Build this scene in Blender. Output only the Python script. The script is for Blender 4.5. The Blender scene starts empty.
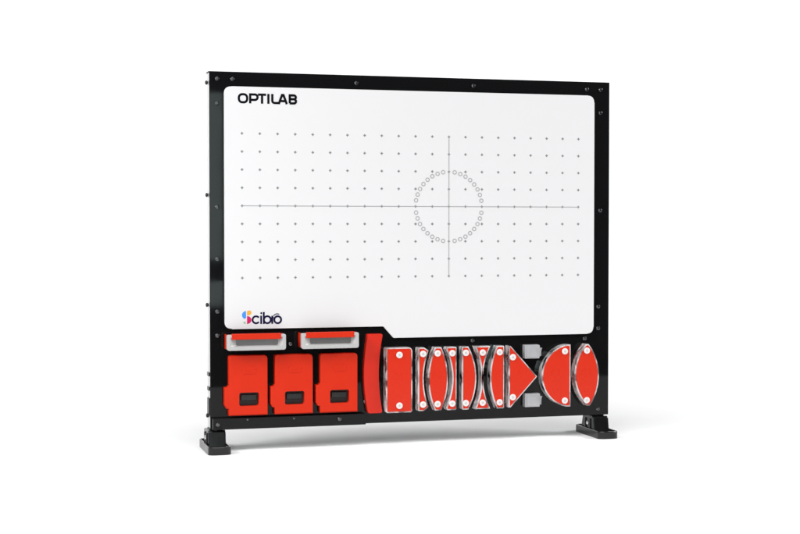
import bpy, bmesh, math
from mathutils import Matrix, Vector

S = bpy.context.scene
COL = S.collection
U = 0.025            # one square of the printed grid, in metres
FLOOR = -13.6        # board-unit height of the ground under the feet

# ------------------------------------------------------------------ camera
cam_d = bpy.data.cameras.new('camera')
cam = bpy.data.objects.new('camera', cam_d)
COL.objects.link(cam)
cam_d.sensor_width = 36.0
cam_d.lens = 1.49323 * 36 / 0.8
cam_d.clip_start = 0.05
cam_d.clip_end = 100
xr = Vector((0.96188, -0.27348, 0.0003))
up = Vector((0.00734, 0.02691, 0.99961))
fw = Vector((0.27338, 0.96150, -0.02789))
cam.matrix_world = Matrix((
    (xr.x, up.x, -fw.x, -26.2008 * U),
    (xr.y, up.y, -fw.y, -82.0231 * U),
    (xr.z, up.z, -fw.z, (-1.0807 - FLOOR) * U),
    (0, 0, 0, 1)))
S.camera = cam

# ------------------------------------------------------------------ world, lamps, exposure
W = bpy.data.worlds.new('World')
S.world = W
W.use_nodes = True
bg = W.node_tree.nodes['Background']
bg.inputs[0].default_value = (1.0, 1.0, 1.0, 1)
bg.inputs[1].default_value = 0.08


def area(name, loc, target, sx, sy, power, color=(1, 1, 1)):
    d = bpy.data.lights.new(name, 'AREA')
    d.shape = 'RECTANGLE'
    d.size, d.size_y = sx, sy
    d.energy = power
    d.color = color
    o = bpy.data.objects.new(name, d)
    COL.objects.link(o)
    o.location = loc
    o.rotation_euler = (Vector(target) - Vector(loc)).to_track_quat('-Z', 'Y').to_euler()
    return o


area('overhead_softbox', (-0.5, -1.1, 2.1), (-0.1, -0.25, 0.0), 2.0, 1.2, 30)
area('key_softbox', (-0.8, -2.3, 1.45), (-0.1, 0, 0.15), 1.8, 0.9, 9)
area('side_softbox_a', (-2.0, -0.64, 1.1), (-0.85, 0.25, 0.0), 1.0, 0.7, 43)
area('side_softbox_b', (2.1, -0.60, 1.1), (0.95, 0.25, 0.0), 1.0, 0.7, 53)
area('front_softbox_a', (-0.62, -2.35, 0.4575), (-0.62, 0, 0.4575), 1.34, 0.495, 6.9, (0.82, 1.0, 0.96))
area('front_softbox_b', (-0.62, -2.35, 0.110), (-0.62, 0, 0.110), 1.34, 0.075, 1.05, (0.82, 1.0, 0.96))
area('backdrop_lamp_a', (-1.75, 1.05, 0.9), (-0.3, 2.3, 0.75), 0.5, 0.9, 15)
area('backdrop_lamp_b', (2.1, 1.05, 0.9), (0.8, 2.3, 0.75), 0.5, 0.9, 10)

S.view_settings.view_transform = 'Standard'
S.view_settings.look = 'None'
S.view_settings.exposure = 0
S.view_settings.gamma = 1

# ------------------------------------------------------------------ materials


def mat(name, color, rough=0.4, metal=0.0, spec=0.5, bump=0.0, bscale=400.0, vary=0.0, vscale=30.0,
        rvary=0.0, trans=0.0, ior=1.49, coat=0.0):
    m = bpy.data.materials.new(name)
    m.use_nodes = True
    nt = m.node_tree
    b = nt.nodes['Principled BSDF']
    b.inputs['Base Color'].default_value = (*color, 1)
    b.inputs['Roughness'].default_value = rough
    b.inputs['Metallic'].default_value = metal
    b.inputs['Specular IOR Level'].default_value = spec
    b.inputs['Transmission Weight'].default_value = trans
    b.inputs['IOR'].default_value = ior
    b.inputs['Coat Weight'].default_value = coat
    tc = nt.nodes.new('ShaderNodeTexCoord')
    if vary or rvary:
        n = nt.nodes.new('ShaderNodeTexNoise')
        n.inputs['Scale'].default_value = vscale
        n.inputs['Detail'].default_value = 5
        nt.links.new(tc.outputs['Object'], n.inputs['Vector'])
    if vary:
        r = nt.nodes.new('ShaderNodeValToRGB')
        r.color_ramp.elements[0].position = 0.3
        r.color_ramp.elements[1].position = 0.7
        r.color_ramp.elements[0].color = (*[c * (1 - vary) for c in color], 1)
        r.color_ramp.elements[1].color = (*[min(1, c * (1 + vary)) for c in color], 1)
        nt.links.new(n.outputs['Fac'], r.inputs['Fac'])
        nt.links.new(r.outputs['Color'], b.inputs['Base Color'])
    if rvary:
        mr = nt.nodes.new('ShaderNodeMapRange')
        mr.inputs['From Min'].default_value = 0.3
        mr.inputs['From Max'].default_value = 0.7
        mr.inputs['To Min'].default_value = max(0, rough - rvary)
        mr.inputs['To Max'].default_value = min(1, rough + rvary)
        nt.links.new(n.outputs['Fac'], mr.inputs['Value'])
        nt.links.new(mr.outputs['Result'], b.inputs['Roughness'])
    if bump:
        n2 = nt.nodes.new('ShaderNodeTexNoise')
        n2.inputs['Scale'].default_value = bscale
        n2.inputs['Detail'].default_value = 3
        nt.links.new(tc.outputs['Object'], n2.inputs['Vector'])
        bp = nt.nodes.new('ShaderNodeBump')
        bp.inputs['Strength'].default_value = bump
        bp.inputs['Distance'].default_value = 0.0005
        nt.links.new(n2.outputs['Fac'], bp.inputs['Height'])
        nt.links.new(bp.outputs['Normal'], b.inputs['Normal'])
    return m


M = dict(
    sweep=mat('backdrop_paper', (0.88, 0.88, 0.885), 0.85, spec=0.1, vary=0.01, vscale=3),
    black=mat('black_acrylic', (0.0045, 0.0045, 0.005), 0.035, spec=0.21, bump=0.004, bscale=18, rvary=0.015, vscale=25),
    bar=mat('black_powder_coat', (0.008, 0.008, 0.0085), 0.42, spec=0.16, bump=0.12, bscale=1800),
    white=mat('whiteboard_enamel', (0.645, 0.632, 0.642), 0.28, spec=0.4),
    ink=mat('printed_black_ink', (0.004, 0.004, 0.006), 0.5, spec=0.05),
    grey_ink=mat('printed_grey_ink', (0.30, 0.30, 0.305), 0.5, spec=0.1),
    navy=mat('printed_navy_ink', (0.008, 0.005, 0.035), 0.5, spec=0.05),
    blue=mat('printed_blue_ink', (0.055, 0.25, 0.68), 0.5, spec=0.1),
    yellow=mat('printed_yellow_ink', (0.68, 0.34, 0.04), 0.5, spec=0.1),
    magenta=mat('printed_magenta_ink', (0.52, 0.014, 0.11), 0.5, spec=0.1),
    green=mat('printed_green_ink', (0.24, 0.45, 0.26), 0.5, spec=0.1),
    side=mat('silver_side_profile', (0.47, 0.47, 0.47), 0.5, metal=0.0, bump=0.05, bscale=900),
    screw=mat('dark_screw_steel', (0.13, 0.13, 0.135), 0.24, metal=1.0, rvary=0.1, vscale=400),
    knob=mat('black_bolt', (0.01, 0.01, 0.01), 0.35),
    chrome=mat('bright_screw_steel', (0.72, 0.72, 0.72), 0.2, metal=1.0),
    clamp=mat('gloss_black_clamp', (0.005, 0.005, 0.005), 0.22, spec=0.4, rvary=0.06, vscale=60),
    foot=mat('black_foot_plastic', (0.006, 0.006, 0.0065), 0.2, spec=0.4, bump=0.04, bscale=500, rvary=0.06, vscale=60),
    red=mat('red_case_plastic', (0.535, 0.0185, 0.0020), 0.45, spec=0.2, bump=0.08, bscale=1500, vary=0.03, vscale=40, rvary=0.06),
    film=mat('red_film', (0.55, 0.0205, 0.0042), 0.30, spec=0.3, vary=0.035, vscale=14, rvary=0.1, bump=0.02, bscale=120),
    arc=mat('red_arc_plastic', (0.52, 0.014, 0.0028), 0.4, spec=0.35, vary=0.05, vscale=35, bump=0.05, bscale=900),
    acrylic=mat('clear_acrylic', (0.97, 0.94, 0.945), 0.05, spec=0.5, trans=0.8, bump=0.04, bscale=70),
    added_backing=mat('added_pale_sheet', (0.62, 0.60, 0.60), 0.6, vary=0.1, vscale=60),  # for the sheet added to brighten the clear blocks
    disc=mat('white_plastic_disc', (0.66, 0.63, 0.62), 0.4, spec=0.4),
    discpin=mat('grey_disc_pin', (0.50, 0.48, 0.47), 0.4, metal=0.0),
    tray=mat('white_tray_plastic', (0.40, 0.40, 0.395), 0.35, spec=0.45, vary=0.03, vscale=60),
    trayfloor=mat('grey_mirror_floor', (0.17, 0.17, 0.17), 0.32, metal=0.2, vary=0.08, vscale=50),
    recess=mat('dark_window_recess', (0.008, 0.004, 0.004), 0.5),
    latch=mat('black_latch_plastic', (0.006, 0.0065, 0.006), 0.3, bump=0.05, bscale=900),
    steel=mat('brushed_grey_metal', (0.42, 0.42, 0.435), 0.36, metal=0.35, vary=0.06, vscale=120, bump=0.06, bscale=600),
)

def painted_light_streaks(m):
    """Light and dark refraction streaks painted into the acrylic: noise varies its clarity."""
    nt = m.node_tree
    b = nt.nodes['Principled BSDF']
    tc = nt.nodes.new('ShaderNodeTexCoord')
    mp = nt.nodes.new('ShaderNodeMapping')
    mp.inputs['Scale'].default_value = (1.0, 2.0, 1.0)
    nt.links.new(tc.outputs['Object'], mp.inputs['Vector'])
    n = nt.nodes.new('ShaderNodeTexNoise')
    n.inputs['Scale'].default_value = 45
    n.inputs['Detail'].default_value = 2
    nt.links.new(mp.outputs['Vector'], n.inputs['Vector'])
    r = nt.nodes.new('ShaderNodeMapRange')
    r.inputs['From Min'].default_value = 0.44
    r.inputs['From Max'].default_value = 0.60
    r.inputs['To Min'].default_value = 0.5
    r.inputs['To Max'].default_value = 1.0
    nt.links.new(n.outputs['Fac'], r.inputs['Value'])
    nt.links.new(r.outputs['Result'], b.inputs['Transmission Weight'])


painted_light_streaks(M['acrylic'])  # streaks of light at the block edges are put into the material

# ------------------------------------------------------------------ mesh helpers (board units: u right, v up, d away from the viewer)


def P(p):
    return Vector((p[0] * U, p[2] * U, (p[1] - FLOOR) * U))


def link(name, bm, m, parent=None, origin=None, smooth=True, angle=30):
    """One mesh object whose vertices are given in board units; parented part if parent is given."""
    base = Vector(parent['_o']) if parent is not None else P(origin or (0, 0, 0))
    for v in bm.verts:
        v.co = P(v.co) - base
    bmesh.ops.recalc_face_normals(bm, faces=bm.faces[:])
    me = bpy.data.meshes.new(name)
    bm.to_mesh(me)
    bm.free()
    me.materials.append(m)
    if smooth:
        me.polygons.foreach_set('use_smooth', [True] * len(me.polygons))
        me.set_sharp_from_angle(angle=math.radians(angle))
    o = bpy.data.objects.new(name, me)
    COL.objects.link(o)
    if smooth:
        wn = o.modifiers.new('even_normals', 'WEIGHTED_NORMAL')
        wn.keep_sharp = True
        wn.weight = 90
    if parent is not None:
        o.parent = parent
        o['_o'] = parent['_o']
    else:
        o.location = base
        o['_o'] = tuple(base)
    return o


def empty(name, origin, label, cat, group=None):
    o = bpy.data.objects.new(name, None)
    COL.objects.link(o)
    o.location = P(origin)
    o.empty_display_size = 0.02
    o['_o'] = tuple(P(origin))
    tag(o, label, cat, group)
    return o


def tag(o, label, cat, group=None):
    o['label'] = label
    o['category'] = cat
    if group:
        o['group'] = group


def prism(bm, outline, d0, d1, bevel=0.0, seg=2, back=False):
    """Solid with the (u,v) outline between front depth d0 and back depth d1, front rim bevelled."""
    fv = [bm.verts.new((p[0], p[1], d0)) for p in outline]
    bv = [bm.verts.new((p[0], p[1], d1)) for p in outline]
    ff = bm.faces.new(fv)
    fb = bm.faces.new(bv[::-1])
    n = len(outline)
    for i in range(n):
        j = (i + 1) % n
        bm.faces.new((fv[i], bv[i], bv[j], fv[j]))
    if bevel:
        ed = list(ff.edges) + (list(fb.edges) if back else [])
        bmesh.ops.bevel(bm, geom=ed, offset=bevel, segments=seg, profile=0.5, affect='EDGES', clamp_overlap=True)


def rrect(u0, u1, v0, v1, r, n=6):
    """Rounded rectangle outline, r a number or four radii (bl, br, tr, tl)."""
    if not isinstance(r, (tuple, list)):
        r = (r,) * 4
    out = []
    for (cx, cy, sx, sy, a0, rr) in ((u0, v0, 1, 1, 180, r[0]), (u1, v0, -1, 1, 270, r[1]),
                                     (u1, v1, -1, -1, 0, r[2]), (u0, v1, 1, -1, 90, r[3])):
        if rr <= 0:
            out.append((cx, cy))
            continue
        for k in range(n + 1):
            a = math.radians(a0 + 90 * k / n)
            out.append((cx + sx * rr + rr * math.cos(a), cy + sy * rr + rr * math.sin(a)))
    return out


def round_poly(pts, r, n=5):
    """Round each corner of a polygon with radius r (number or list)."""
    out = []
    N = len(pts)
    for i in range(N):
        p = Vector(pts[i]); a = Vector(pts[i - 1]); b = Vector(pts[(i + 1) % N])
        rr = r[i] if isinstance(r, (tuple, list)) else r
        if rr <= 0:
            out.append(tuple(p)); continue
        da, db = (a - p), (b - p)
        ang = da.angle(db)
        t = min(rr / math.tan(ang / 2), da.length * 0.45, db.length * 0.45)
        s, e = p + da.normalized() * t, p + db.normalized() * t
        for k in range(n + 1):
            w = k / n
            out.append(tuple((1 - w) ** 2 * s + 2 * w * (1 - w) * p + w * w * e))
    return out


def arc3(a, m, b, n=16):
    """Points of the circular arc from a to b whose middle bulges by the offset of m (u at the middle)."""
    a, m, b = Vector(a), Vector(m), Vector(b)
    mid = (a + b) / 2
    t = (b - a).normalized()
    s = (m - mid)
    s = s - t * s.dot(t)
    m = mid + s
    h = s.length
    c = (b - a).length / 2
    if h < 1e-5:
        return [tuple(a), tuple(b)]
    R = (c * c + h * h) / (2 * h)
    cen = m - s.normalized() * R
    a0 = math.atan2(a.y - cen.y, a.x - cen.x)
    a1 = math.atan2(b.y - cen.y, b.x - cen.x)
    am = math.atan2(m.y - cen.y, m.x - cen.x)
    def norm(x, ref):
        while x - ref > math.pi: x -= 2 * math.pi
        while x - ref < -math.pi: x += 2 * math.pi
        return x
    a0, a1 = norm(a0, am), norm(a1, am)
    return [(cen.x + R * math.cos(a0 + (a1 - a0) * k / n), cen.y + R * math.sin(a0 + (a1 - a0) * k / n)) for k in range(n + 1)]


def inset(outline, t):
    """Offset a polygon inwards by t with mitred corners."""
    N = len(outline)
    area2 = sum(outline[i][0] * outline[(i + 1) % N][1] - outline[(i + 1) % N][0] * outline[i][1] for i in range(N))
    sg = 1 if area2 > 0 else -1
    res = []
    for i in range(N):
        p = Vector(outline[i]); a = Vector(outline[i - 1]); b = Vector(outline[(i + 1) % N])
        e1 = (p - a); e2 = (b - p)
        if e1.length < 1e-7 or e2.length < 1e-7:
            res.append(tuple(p)); continue
        n1 = Vector((-e1.y, e1.x)).normalized() * sg
        n2 = Vector((-e2.y, e2.x)).normalized() * sg
        k = n1 + n2
        if k.length < 1e-4:
            res.append(tuple(p + n1 * t)); continue
        k.normalize()
        res.append(tuple(p + k * (t / max(0.4, k.dot(n1)))))
    return res


def ribbon(bm, pts, w, d, closed=False):
    """Flat printed stroke of width w along pts at depth d."""
    N = len(pts)
    L, Rr = [], []
    for i in range(N):
        p = Vector(pts[i])
        a = Vector(pts[i - 1]) if (i > 0 or closed) else None
        b = Vector(pts[(i + 1) % N]) if (i < N - 1 or closed) else None
        t1 = (p - a).normalized() if a is not None else (b - p).normalized()
        t2 = (b - p).normalized() if b is not None else t1
        n1 = Vector((-t1.y, t1.x)); n2 = Vector((-t2.y, t2.x))
        k = (n1 + n2)
        k = k.normalized() if k.length > 1e-4 else n1
        o = k * (w / 2 / max(0.35, k.dot(n1)))
        L.append(bm.verts.new((*(p + o), d)))
        Rr.append(bm.verts.new((*(p - o), d)))
    for i in range(N if closed else N - 1):
        j = (i + 1) % N
        bm.faces.new((L[i], L[j], Rr[j], Rr[i]))


def circle(cx, cy, r, n=24, a0=0.0, a1=360.0):
    full = abs(a1 - a0) >= 360
    m = n if full else n + 1
    return [(cx + r * math.cos(math.radians(a0 + (a1 - a0) * k / n)), cy + r * math.sin(math.radians(a0 + (a1 - a0) * k / n))) for k in range(m)]


def lathe(bm, cu, cv, d, prof, n=20, axis='d'):
    """Turned shape: prof is (radius, height towards the viewer) from rim to centre."""
    rings = []
    for r, h in prof:
        ring = []
        if r < 1e-6:
            ring = [bm.verts.new((cu, cv, d - h) if axis == 'd' else (cu - h, cv, d))]
        else:
            for k in range(n):
                a = 2 * math.pi * k / n
                x, y = r * math.cos(a), r * math.sin(a)
                ring.append(bm.verts.new((cu + x, cv + y, d - h) if axis == 'd' else (cu - h, cv + y, d + x)))
        rings.append(ring)
    for A, B in zip(rings, rings[1:]):
        for k in range(n):
            j = (k + 1) % n
            if len(B) == 1:
                bm.faces.new((A[k], A[j], B[0]))
            elif len(A) == 1:
                bm.faces.new((A[0], B[j], B[k]))
            else:
                bm.faces.new((A[k], A[j], B[j], B[k]))


def frame_prism(bm, outer, inner, d0, d1, din, bevel=0.04):
    """Front face with a hole: chamfered outer walls run from d0 to d1, the hole's walls from d0 to din."""
    rim = inset(outer, bevel)
    mid = inset(outer, bevel * 0.3)
    fo = [bm.verts.new((*p, d0)) for p in rim]
    fi = [bm.verts.new((*p, d0)) for p in inner]
    eo = [bm.edges.new((fo[i], fo[(i + 1) % len(fo)])) for i in range(len(fo))]
    ei = [bm.edges.new((fi[i], fi[(i + 1) % len(fi)])) for i in range(len(fi))]
    bmesh.ops.triangle_fill(bm, use_beauty=True, use_dissolve=False, edges=eo + ei, normal=(0, 0, -1))
    r1 = [bm.verts.new((*p, d0 + bevel * 0.3)) for p in mid]
    r2 = [bm.verts.new((*p, d0 + bevel)) for p in outer]
    bo = [bm.verts.new((*p, d1)) for p in outer]
    bi = [bm.verts.new((*p, din)) for p in inner]
    for F, B in ((fo, r1), (r1, r2), (r2, bo), (fi, bi)):
        n = len(F)
        for i in range(n):
            j = (i + 1) % n
            bm.faces.new((F[i], B[i], B[j], F[j]))
    bm.faces.new(bo[::-1])


def copy_tree(o, shift, parent=None):
    c = o.copy()
    COL.objects.link(c)
    if parent is None:
        c.location = o.location + Vector((shift[0] * U, shift[2] * U, shift[1] * U))
    else:
        c.parent = parent
    for ch in list(o.children):
        copy_tree(ch, shift, c)
    return c


# ------------------------------------------------------------------ the setting: one seamless paper sweep
bm = bmesh.new()
prof = [(-32.5 + 2.5 * k, -13.6) for k in range(0, 33)]
for k in range(1, 17):
    a = math.radians(90 * k / 16)
    prof.append((47.5 + 34 * math.sin(a), -13.6 + 34 * (1 - math.cos(a))))
prof.append((81.5, 32))
xs = [-110 + 10 * k for k in range(0, 25)]
grid = [[bm.verts.new((x, v, d)) for d, v in prof] for x in xs]
for A, B in zip(grid, grid[1:]):
    for k in range(len(prof) - 1):
        bm.faces.new((A[k], A[k + 1], B[k + 1], B[k]))
sweep = link('ground', bm, M['sweep'], origin=(0, FLOOR, 0), angle=60)
sweep['kind'] = 'structure'

# ------------------------------------------------------------------ the board
board = empty('optics_board', (-1.87, FLOOR, 0.5),
              'upright black framed white optics board with printed dot grid, standing on two black feet', 'whiteboard')
UL, UR, VB, VT = -13.78, 10.04, -12.36, 7.40

bm = bmesh.new()
prism(bm, rrect(UL, UR, VB, VT, 0.03, 2), 0.0, 0.14, 0.02, 1)
panel = link('front_panel', bm, M['black'], board)

bm = bmesh.new()
prism(bm, rrect(UL + 0.02, UR - 0.02, VB + 0.02, VT - 0.05, 0.02, 2), 0.142, 1.05, 0.0)
shell = link('side_profile', bm, M['side'], board)

bm = bmesh.new()
prism(bm, rrect(UL + 0.35, UR, VB + 0.3, VT - 0.1, 0.03, 2), 1.052, 1.14, 0.02, 1)
link('back_panel', bm, M['black'], board)

bm = bmesh.new()
prism(bm, [(UL - 0.03, VT - 0.048), (UR, VT - 0.048), (UR, VT + 0.01), (UL - 0.03, VT + 0.01)], 0.143, 1.05, 0.0)
link('top_cap', bm, M['bar'], board)

# side sockets and bolts on the pale edge
for v, h in ((-9.35, 0.20), (-10.15, 0.20), (-11.15, 0.95)):
    bm = bmesh.new()
    prism(bm, [(UL - 0.05, v - h / 2), (UL + 0.1, v - h / 2), (UL + 0.1, v + h / 2), (UL - 0.05, v + h / 2)], 0.25, 0.85, 0.02, 1)
    link('socket', bm, M['knob'], board)
for v in (6.81, 0.60, -5.50, -11.66):
    bm = bmesh.new()
    lathe(bm, UL + 0.01, v, 0.55, [(0.085, 0), (0.085, 0.06), (0.12, 0.06), (0.12, 0.12), (0.07, 0.16), (0, 0.165)], 16, axis='u')
    link('side_bolt', bm, M['knob'], board)

# white panel with a chamfered step along its lower edge
wl = round_poly([(-12.98, -6.83), (-3.9, -6.83), (-3.30, -7.50), (9.01, -7.50), (9.01, 6.58), (-12.98, 6.58)],
                [0.42, 0.10, 0.10, 0.42, 0.42, 0.42], 7)
bm = bmesh.new()
prism(bm, wl, -0.15, -0.001, 0.06, 3)
wb = link('whiteboard', bm, M['white'], board)
DW = -0.154


def dot_pattern(m):
    """Small printed crosses, one at every grid point, in the enamel's own colour map."""
    nt = m.node_tree
    b = nt.nodes['Principled BSDF']
    tc = nt.nodes.new('ShaderNodeTexCoord')
    sp = nt.nodes.new('ShaderNodeSeparateXYZ')
    nt.links.new(tc.outputs['Object'], sp.inputs[0])

    def op(kind, *ins):
        n = nt.nodes.new('ShaderNodeMath')
        n.operation = kind
        for k, x in enumerate(ins):
            if isinstance(x, (int, float)):
                n.inputs[k].default_value = x
            else:
                nt.links.new(x, n.inputs[k])
        return n.outputs[0]
    u = op('MULTIPLY_ADD', sp.outputs['X'], 1 / U, -1.87)
    v = op('MULTIPLY_ADD', sp.outputs['Z'], 1 / U, FLOOR)
    fu = op('ABSOLUTE', op('WRAP', u, 0.5, -0.5))
    fv = op('ABSOLUTE', op('WRAP', v, 0.5, -0.5))
    a, c = 0.078, 0.030
    x1 = op('MULTIPLY', op('LESS_THAN', fu, a), op('LESS_THAN', fv, c))
    x2 = op('MULTIPLY', op('LESS_THAN', fu, c), op('LESS_THAN', fv, a))
    inside = op('MULTIPLY', op('LESS_THAN', op('ABSOLUTE', op('ADD', u, 2.0)), 10.5), op('LESS_THAN', op('ABSOLUTE', v), 4.5))
    k = op('MULTIPLY', op('MAXIMUM', x1, x2), inside)
    mx = nt.nodes.new('ShaderNodeMix')
    mx.data_type = 'RGBA'
    nt.links.new(k, mx.inputs['Factor'])
    mx.inputs['A'].default_value = b.inputs['Base Color'].default_value
    mx.inputs['B'].default_value = (0.19, 0.19, 0.195, 1)
    nt.links.new(mx.outputs['Result'], b.inputs['Base Color'])


dot_pattern(M['white'])
bm = bmesh.new()
ribbon(bm, [(-12.05, 0), (8.05, 0)], 0.036, DW - 0.003)
ribbon(bm, [(0, -4.05), (0, 4.05)], 0.036, DW - 0.004)
link('axis_lines', bm, M['grey_ink'], wb, smooth=False)
bm = bmesh.new()
for k in range(36):
    if k % 9:
        a = math.radians(10 * k)
        ribbon(bm, circle(2 * math.cos(a), 2 * math.sin(a), 0.105, 14), 0.038, DW - 0.005, True)
link('ring_of_circles', bm, M['grey_ink'], wb, smooth=False)

# lettering
w = 0.128
T1, T0 = 6.157, 5.715
strokes = []
strokes.append((rrect(-12.165, -11.705, T0, T1, 0.185, 6), True))
strokes.append(([(-11.535, 5.66), (-11.535, T1), (-11.27, T1)] + circle(-11.27, 6.008, 0.149, 8, 80, -80) + [(-11.27, 5.859), (-11.49, 5.859)], False))
strokes.append(([(-11.10, T1), (-10.64, T1)], False))
strokes.append(([(-10.87, T1), (-10.87, 5.66)], False))
strokes.append(([(-10.515, 6.21), (-10.515, 5.66)], False))
strokes.append(([(-10.295, 6.21), (-10.295, 5.84)] + circle(-10.17, 5.84, 0.125, 6, 190, 262) + [(-10.17, T0), (-9.93, T0)], False))
strokes.append(([(-9.935, 5.66), (-9.745, 6.165), (-9.665, 6.165), (-9.475, 5.66)], False))
strokes.append(([(-9.86, 5.83), (-9.55, 5.83)], False))
strokes.append(([(-9.31, T0), (-9.31, T1), (-9.07, T1)] + circle(-9.07, 6.052, 0.105, 6, 75, -75) + [(-9.07, 5.947), (-9.29, 5.947)], False))
strokes.append(([(-9.08, 5.945)] + circle(-9.07, 5.83, 0.115, 6, 75, -75) + [(-9.07, T0), (-9.31, T0)], False))
bm = bmesh.new()
for k, (pts, cl) in enumerate(strokes):
    ribbon(bm, pts, w, DW - 0.001 * k, cl)
link('title_lettering', bm, M['ink'], wb, smooth=False)

w = 0.104
strokes = [
    (circle(-11.235, -6.33, 0.195, 18, 38, 322), False),
    ([(-10.95, -6.10), (-10.95, -6.57)], False),
    (circle(-10.94, -5.965, 0.028, 10), True),
    ([(-10.80, -5.90), (-10.80, -6.57)], False),
    (circle(-10.60, -6.335, 0.195, 22), True),
    ([(-10.325, -6.12), (-10.325, -6.57)], False),
    ([(-10.325, -6.30)] + circle(-10.19, -6.30, 0.135, 5, 165, 120), False),
    (circle(-10.015, -6.345, 0.195, 22), True),
]
bm = bmesh.new()
for k, (pts, cl) in enumerate(strokes):
    ribbon(bm, pts, w if k != 2 else 0.056, DW - 0.001 * k, cl)
ribbon(bm, [(-10.25, -6.13), (-10.17, -6.045), (-10.06, -6.01), (-9.93, -6.035)], 0.045, DW - 0.010)
link('logo_lettering', bm, M['navy'], wb, smooth=False)


def flat(name, pts, m):
    b = bmesh.new()
    b.faces.new([b.verts.new((*p, DW)) for p in pts])
    link(name, b, m, wb, smooth=False)


flat('logo_patch', circle(-11.80, -6.06, 0.225, 14, 90, 250) + [(-11.79, -6.22)], M['blue'])
flat('logo_patch', [(-11.745, -6.07), (-11.745, -5.85)] + circle(-11.62, -5.93, 0.125, 10, 120, -60) + [(-11.66, -6.08)], M['yellow'])
flat('logo_patch', [(-11.745, -6.57), (-11.745, -6.11)] + circle(-11.71, -6.335, 0.215, 12, 80, -75), M['magenta'])
flat('logo_patch', [(-11.97, -6.46), (-11.82, -6.41), (-11.82, -6.55), (-11.90, -6.54)], M['green'])

# shelf bar in front of the lower left
bm = bmesh.new()
prism(bm, rrect(-13.70, -5.02, -12.355, -11.745, 0.03, 2), -0.5, -0.001, 0.03, 2)
bar = link('shelf_bar', bm, M['bar'], board)

# screws
SCREW = [(0.125, 0), (0.125, 0.03), (0.10, 0.065), (0.062, 0.075), (0.055, 0.03), (0, 0.03)]
bm = bmesh.new()
lathe(bm, 0, 0, 0, SCREW, 18)
for v in bm.verts:
    v.co = Vector((v.co.x * U, v.co.z * U, v.co.y * U))
bmesh.ops.recalc_face_normals(bm, faces=bm.faces[:])
screw_me = bpy.data.meshes.new('screw')
bm.to_mesh(screw_me); bm.free()
screw_me.materials.append(M['screw'])
screw_me.polygons.foreach_set('use_smooth', [True] * len(screw_me.polygons))
screw_me.set_sharp_from_angle(angle=math.radians(35))


def screw(u, v, d, parent, s=1.0):
    o = bpy.data.objects.new('screw', screw_me)
    COL.objects.link(o)
    o.parent = parent
    o.location = P((u, v, d)) - Vector(parent['_o'])
    o.scale = (s, s, s)


for u, v in ((-13.34, 6.99), (-12.49, 6.99), (-13.35, 5.63), (-13.37, -0.07), (-13.37, -2.94), (-13.37, -5.85),
             (-13.37, -7.18), (-5.44, 6.95), (1.53, 6.98), (8.59, 6.96), (9.46, 6.96), (9.46, 5.59), (9.46, -0.19),
             (9.36, -5.90), (9.36, -7.19), (8.50, -7.78), (1.49, -7.76), (-9.27, -7.72), (9.36, -12.0), (-4.95, -11.1)):
    screw(u, v, 0.0, board)
screw(-6.56, -11.98, -0.5, bar)
screw(-13.44, -12.06, -0.5, bar)
screw(-9.17, -11.86, -0.5, bar, 0.55)
screw(-11.79, -11.84, -0.5, bar, 0.55)

# feet


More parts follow.
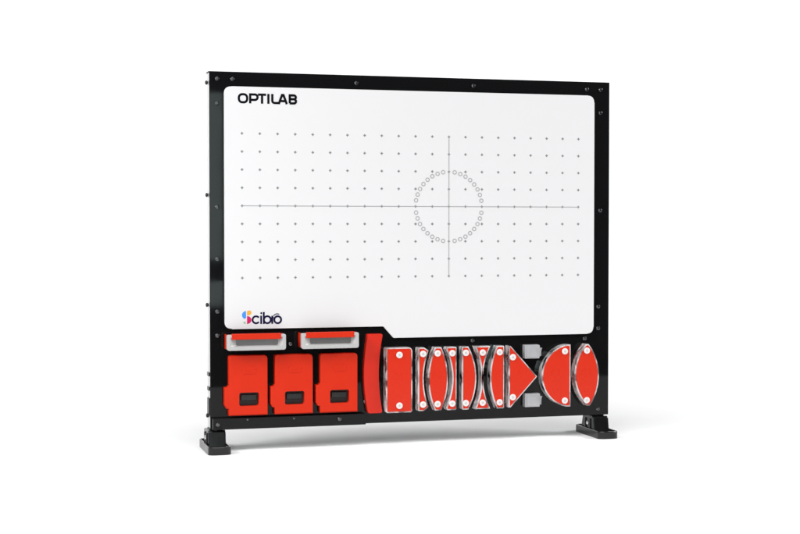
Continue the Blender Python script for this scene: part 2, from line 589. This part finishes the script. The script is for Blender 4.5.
def foot(u0, u1):
    um = (u0 + u1) / 2
    b = bmesh.new()
    # base: plan outline with a rounded nose, in (u, d)
    plan = []
    for (cx, cy, rx, a0) in ((u0, -1.55, 0.42, 180), (u1, -1.55, 0.42, 270)):
        sx = 1 if cx == u0 else -1
        for k in range(9):
            a = math.radians(a0 + 90 * k / 8)
            plan.append((cx + sx * rx + rx * math.cos(a), cy + 0.30 + 0.30 * math.sin(a)))
    for (cx, cy, a0) in ((u1, 2.25, 0), (u0, 2.25, 90)):
        sx = 1 if cx == u0 else -1
        for k in range(7):
            a = math.radians(a0 + 90 * k / 6)
            plan.append((cx + sx * 0.3 + 0.3 * math.cos(a), cy - 0.3 + 0.3 * math.sin(a)))
    ins = inset(plan, 0.09)
    lv = [(plan, FLOOR + 0.0), (plan, FLOOR + 0.40), (inset(plan, 0.025), FLOOR + 0.44), (ins, FLOOR + 0.44), (inset(plan, 0.11), FLOOR + 0.33)]
    rings = [[b.verts.new((p[0], v, p[1])) for p in pl] for pl, v in lv]
    n = len(plan)
    for A, B in zip(rings, rings[1:]):
        for i in range(n):
            j = (i + 1) % n
            b.faces.new((A[i], A[j], B[j], B[i]))
    b.faces.new(rings[0])
    b.faces.new(rings[-1])
    f = link('foot', b, M['foot'], board)
    # upright clamp with a waisted side profile and three ribs
    b = bmesh.new()
    side = round_poly([(-0.42, FLOOR + 0.30), (-0.22, FLOOR + 1.17), (1.28, FLOOR + 1.17), (1.62, FLOOR + 0.30)], [0, 0.14, 0.14, 0], 5)
    A = [b.verts.new((um - 0.46, v, d)) for d, v in side]
    B = [b.verts.new((um + 0.50, v, d)) for d, v in side]
    b.faces.new(A); b.faces.new(B[::-1])
    for i in range(len(side)):
        j = (i + 1) % len(side)
        b.faces.new((A[i], A[j], B[j], B[i]))
    bmesh.ops.bevel(b, geom=[e for e in b.edges if abs(e.verts[0].co.x - e.verts[1].co.x) < 1e-5], offset=0.07, segments=3, profile=0.5, affect='EDGES')
    link('foot_clamp', b, M['clamp'], f)
    for dd in (0.12, 0.80):
        b = bmesh.new()
        prism(b, rrect(um - 0.53, um - 0.40, FLOOR + 0.32, FLOOR + 1.02, 0.05, 3), dd, dd + 0.16, 0.03, 2, True)
        link('rib', b, M['clamp'], f)
    # necks that carry the board
    b = bmesh.new()
    for uu in (um - 0.20, um + 0.26):
        prism(b, [(uu - 0.14, FLOOR + 1.16), (uu + 0.14, FLOOR + 1.16), (uu + 0.14, VB + 0.004), (uu - 0.14, VB + 0.004)], 0.2, 0.95, 0.0)
    link('neck', b, M['foot'], f)
    b = bmesh.new()
    lathe(b, um - 0.46, FLOOR + 0.72, 0.53, [(0.13, 0), (0.13, 0.05), (0.09, 0.09), (0.05, 0.09), (0.04, 0.04), (0, 0.04)], 16, axis='u')
    link('clamp_screw', b, M['chrome'], f)


foot(-14.10, -12.84)
foot(8.80, 10.05)

# ------------------------------------------------------------------ red cases on the shelf
case_label = 'red plastic case with black latch window, %s'
case = empty('red_case', (-11.73, -11.62, -0.22), case_label % 'nearest the left edge of the board', 'case', 'red cases on the shelf')
c0, c1 = -12.80, -10.645
outer = round_poly([(c0, -11.62), (c1, -11.62), (c1, -8.28), (c0, -8.28), (c0, -9.93), (c0 - 0.10, -10.03), (c0 - 0.25, -10.03),
                    (c0 - 0.25, -11.02), (c0 - 0.13, -11.22), (c0 - 0.02, -11.22)],
                   [0.03, 0.03, 0.22, 0.16, 0.04, 0.04, 0.06, 0.06, 0.05, 0.03], 4)
hole = rrect(-12.24, -11.13, -11.09, -10.34, 0.12, 5)
bm = bmesh.new()
frame_prism(bm, outer, hole, -0.45, -0.002, -0.12, 0.05)
body = link('case_body', bm, M['red'], case)
bm = bmesh.new()
prism(bm, inset(hole, -0.03), -0.13, -0.08, 0.0)
link('window_recess', bm, M['recess'], body)
bm = bmesh.new()
prism(bm, rrect(-12.12, -11.22, -10.80, -10.46, 0.05, 3), -0.30, -0.131, 0.07, 3)
link('latch', bm, M['latch'], body)
bm = bmesh.new()   # low embossed maker's mark: a row of small worn ridges
for (a, b_, c, d_) in ((-12.01, -11.31, -9.32, -8.92),):
    prism(bm, rrect(a, b_, c, d_, 0.06, 3), -0.468, -0.449, 0.012, 1)
    for q in (-9.22, -9.10):
        prism(bm, rrect(a + 0.10, b_ - 0.14, q - 0.03, q + 0.03, 0.02, 2), -0.478, -0.4685, 0.006, 1)
link('embossed_mark', bm, M['red'], body)
cs2 = copy_tree(case, (2.57, 0, 0))
cs2['label'] = case_label % 'the middle one of the row of three'
cs3 = copy_tree(case, (5.15, 0, 0))
cs3['label'] = case_label % 'beside the curved red bar'

# ------------------------------------------------------------------ white mirror trays
tr = empty('mirror_holder', (-11.35, -7.97, -0.5), 'white rimmed tray with grey sloped recess and red top bar, under the coloured logo', 'tray',
           'white rimmed trays above the red cases')
t0, t1, tb, tt = -12.99, -9.71, -7.965, -7.09
bm = bmesh.new()
prism(bm, rrect(t0 + 0.08, t1 - 0.08, tb + 0.05, -7.48, 0.03, 3), -0.70, -0.002, 0.0)
for a, b_ in ((t0 + 0.02, t0 + 0.078), (t1 - 0.078, t1 - 0.02)):
    prism(bm, rrect(a, b_, tb + 0.05, tt - 0.01, 0.02, 2), -0.70, -0.002, 0.0)
link('holder_body', bm, M['red'], tr)
bm = bmesh.new()
of = rrect(t0, t1, tb, tt, (0.13, 0.13, 0.09, 0.09), 4)
hi = [(-12.80, -7.24), (-12.80, -7.66), (-12.72, -7.76), (-9.98, -7.76), (-9.90, -7.66), (-9.90, -7.24)]
frame_prism(bm, of, hi, -1.0, -0.71, -0.985, 0.035)
lo = [(-12.50, -7.24), (-12.46, -7.66), (-12.40, -7.70), (-10.20, -7.70), (-10.13, -7.66), (-10.10, -7.24)]
ra = [bm.verts.new((*p, -0.985)) for p in hi]
rb = [bm.verts.new((*p, -0.78)) for p in lo]
for i in range(6):
    j = (i + 1) % 6
    bm.faces.new((ra[i], ra[j], rb[j], rb[i]))
bmesh.ops.remove_doubles(bm, verts=bm.verts[:], dist=0.0005)
link('holder_rim', bm, M['tray'], tr)
bm = bmesh.new()
prism(bm, lo, -0.782, -0.74, 0.0)
link('mirror_face', bm, M['trayfloor'], tr)
bm = bmesh.new()
prism(bm, rrect(-12.75, -9.98, -7.36, -7.035, 0.05, 3), -1.03, -0.90, 0.045, 3)
link('top_bar', bm, M['red'], tr)
tr2 = copy_tree(tr, (4.16, 0.01, 0))
tr2['label'] = 'white rimmed tray with grey sloped recess and red top bar, nearer the curved red bar'

# ------------------------------------------------------------------ red curved bar
ol = arc3((-4.86, -11.74), (-5.10, -9.40), (-4.86, -7.24), 18)
orr = arc3((-4.00, -7.24), (-4.24, -9.40), (-4.02, -11.74), 18)
bm = bmesh.new()
prism(bm, round_poly(orr + ol, [0.09 if i in (0, 18, 19, 37) else 0 for i in range(38)], 4), -0.40, -0.002, 0.04, 2)
arc_o = link('curved_bar', bm, M['arc'], origin=(-4.5, -11.74, -0.2))
tag(arc_o, 'tall curved solid red bar between the red cases and the clear blocks', 'mirror')

# ------------------------------------------------------------------ clear lens blocks with a red face
TH = 0.65


def lens(label, outline, discs, cat='lens', film_t=0.072, kind='lens_block'):
    us = [p[0] for p in outline]; vs = [p[1] for p in outline]
    o = empty(kind, ((min(us) + max(us)) / 2, min(vs), -TH / 2), label, cat, 'clear acrylic blocks with red faces')
    b = bmesh.new()
    prism(b, outline, -TH, -0.03, 0.038, 2, True)
    link('acrylic_body', b, M['acrylic'], o, angle=25)
    b = bmesh.new()
    prism(b, inset(outline, film_t), -TH - 0.012, -TH + 0.05, 0.0)
    link('red_face', b, M['film'], o)
    b = bmesh.new()
    prism(b, inset(outline, 0.015), -0.026, -0.003, 0.0)
    link('added_bright_sheet', b, M['added_backing'], o)  # added pale sheet, brightens what shows through the clear edges
    for (u, v) in discs:
        b = bmesh.new()
        lathe(b, u, v, -TH - 0.010, [(0.185, 0), (0.185, 0.035), (0.16, 0.06), (0.075, 0.06), (0.07, 0.045), (0, 0.045)], 22)
        dsk = link('magnet_disc', b, M['disc'], o)
        b = bmesh.new()
        lathe(b, u, v, -TH - 0.056, [(0.066, 0), (0.055, 0.012), (0, 0.014)], 14)
        link('pin', b, M['discpin'], dsk)
    return o


t, bt = -8.05, -11.69
lens('wide rectangular clear block with a red face, first beside the curved red bar',
     rrect(-3.88, -2.33, -11.73, -8.02, (0.1, 0.1, 0.2, 0.1), 5), [(-3.10, -8.44), (-3.10, -11.33)], 'prism block')


def rp(pts, idx, r=0.12):
    return round_poly(pts, [r if i in idx else 0 for i in range(len(pts))], 3)


# plano-concave, hollow side right
pts = [(-1.98, bt), (-1.62, bt), (-1.36, -11.46)] + arc3((-1.36, -11.46), (-1.66, -9.86), (-1.36, -8.22), 16)[1:-1] + [(-1.36, -8.22), (-1.62, t), (-1.98, t)]
lens('narrow clear block with a straight left edge and hollow right edge, red face', rp(pts, (0, len(pts) - 1), 0.07), [(-1.70, -8.41), (-1.70, -11.31)])
# biconvex
pts = arc3((-0.60, bt), (-0.20, -9.86), (-0.60, t), 18) + arc3((-0.97, t), (-1.37, -9.86), (-0.97, bt), 18)
lens('slim double convex clear block with a red face, second lens from the rectangular block', pts, [(-0.83, -8.40), (-0.83, -11.31)])
# plano-concave, hollow side left
pts = [(0.32, bt), (0.32, t), (-0.24, t), (-0.31, -8.18)] + arc3((-0.31, -8.18), (0.07, -9.86), (-0.31, -11.55), 16)[1:] + [(-0.24, bt)]
lens('narrow clear block with a hollow left edge and straight right edge, red face', rp(pts, (0, 1), 0.07), [(0.05, -8.41), (0.05, -11.31)])
# plano-convex, bulge right
pts = [(0.65, bt)] + arc3((1.03, bt), (1.51, -9.86), (1.03, t), 18) + [(0.65, t)]
lens('plano convex clear block with a flat left edge and bulging right edge, red face', rp(pts, (0, len(pts) - 1), 0.07), [(0.87, -8.41), (0.87, -11.31)])
# biconcave
pts = arc3((2.38, bt), (1.92, -9.86), (2.38, t), 18) + arc3((1.44, t), (1.88 - 0.03, -9.86), (1.44, bt), 18)
lens('waisted double concave clear block with a narrow middle, red face', pts, [(1.89, -8.42), (1.89, -11.32)])
# plano-convex, bulge left
pts = [(3.22, bt), (3.22, t)] + arc3((2.78, t), (2.36, -9.88), (2.78, bt), 18)
lens('clear block with bulging left edge and flat right edge beside the triangle, red face', rp(pts, (0, 1), 0.07), [(2.93, -8.42), (2.93, -11.33)])
# triangle
pts = [(3.50, -11.66), (3.62, -11.66), (5.27, -9.90), (3.62, -8.07), (3.50, -8.07)]
lens('triangular clear prism with a red face pointing right', rp(pts, (2,), 0.05), [(3.74, -8.73), (3.74, -11.06)], 'prism', kind='prism_block')
# half round
pts = [(7.35, bt - 0.03), (7.35, -8.07)] + arc3((7.12, -8.07), (5.56, -9.88), (7.12, bt - 0.03), 28)
lens('large half round clear block with its flat side right, red face', pts, [(6.98, -8.46), (6.98, -11.36)])
# fat biconvex
pts = arc3((8.58, bt - 0.03), (9.14, -9.90), (8.50, -8.07), 20) + arc3((8.34, -8.07), (7.63, -9.90), (8.42, bt - 0.03), 20)
lens('broad double convex clear block with a red face, beside the right edge of the board', pts, [(8.37, -8.45), (8.37, -11.38)])

# ------------------------------------------------------------------ two small grey metal blocks
blk = empty('metal_block', (5.06, -8.87, -0.2), 'small grey metal block above the tip of the triangular prism', 'block', 'small grey metal blocks')
bm = bmesh.new()
prism(bm, round_poly([(4.58, -8.86), (5.50, -8.86), (5.52, -8.12), (5.46, -8.06), (4.58, -8.06)], 0.04, 3), -0.40, -0.002, 0.03, 2)
bb = link('block_body', bm, M['steel'], blk)
bm = bmesh.new()
prism(bm, rrect(4.70, 5.30, -8.79, -8.24, 0.04, 3), -0.425, -0.401, 0.015, 1)
link('face_plate', bm, M['steel'], bb)
bm = bmesh.new()
prism(bm, [(5.522, -8.78), (5.64, -8.72), (5.62, -8.38), (5.70, -8.26), (5.522, -8.26)], -0.32, -0.05, 0.02, 1)
link('lug', bm, M['steel'], bb)
b2 = copy_tree(blk, (0.02, -2.84, 0))
b2['label'] = 'small grey metal block below the tip of the triangular prism'

for o in bpy.data.objects:
    if '_o' in o:
        del o['_o']
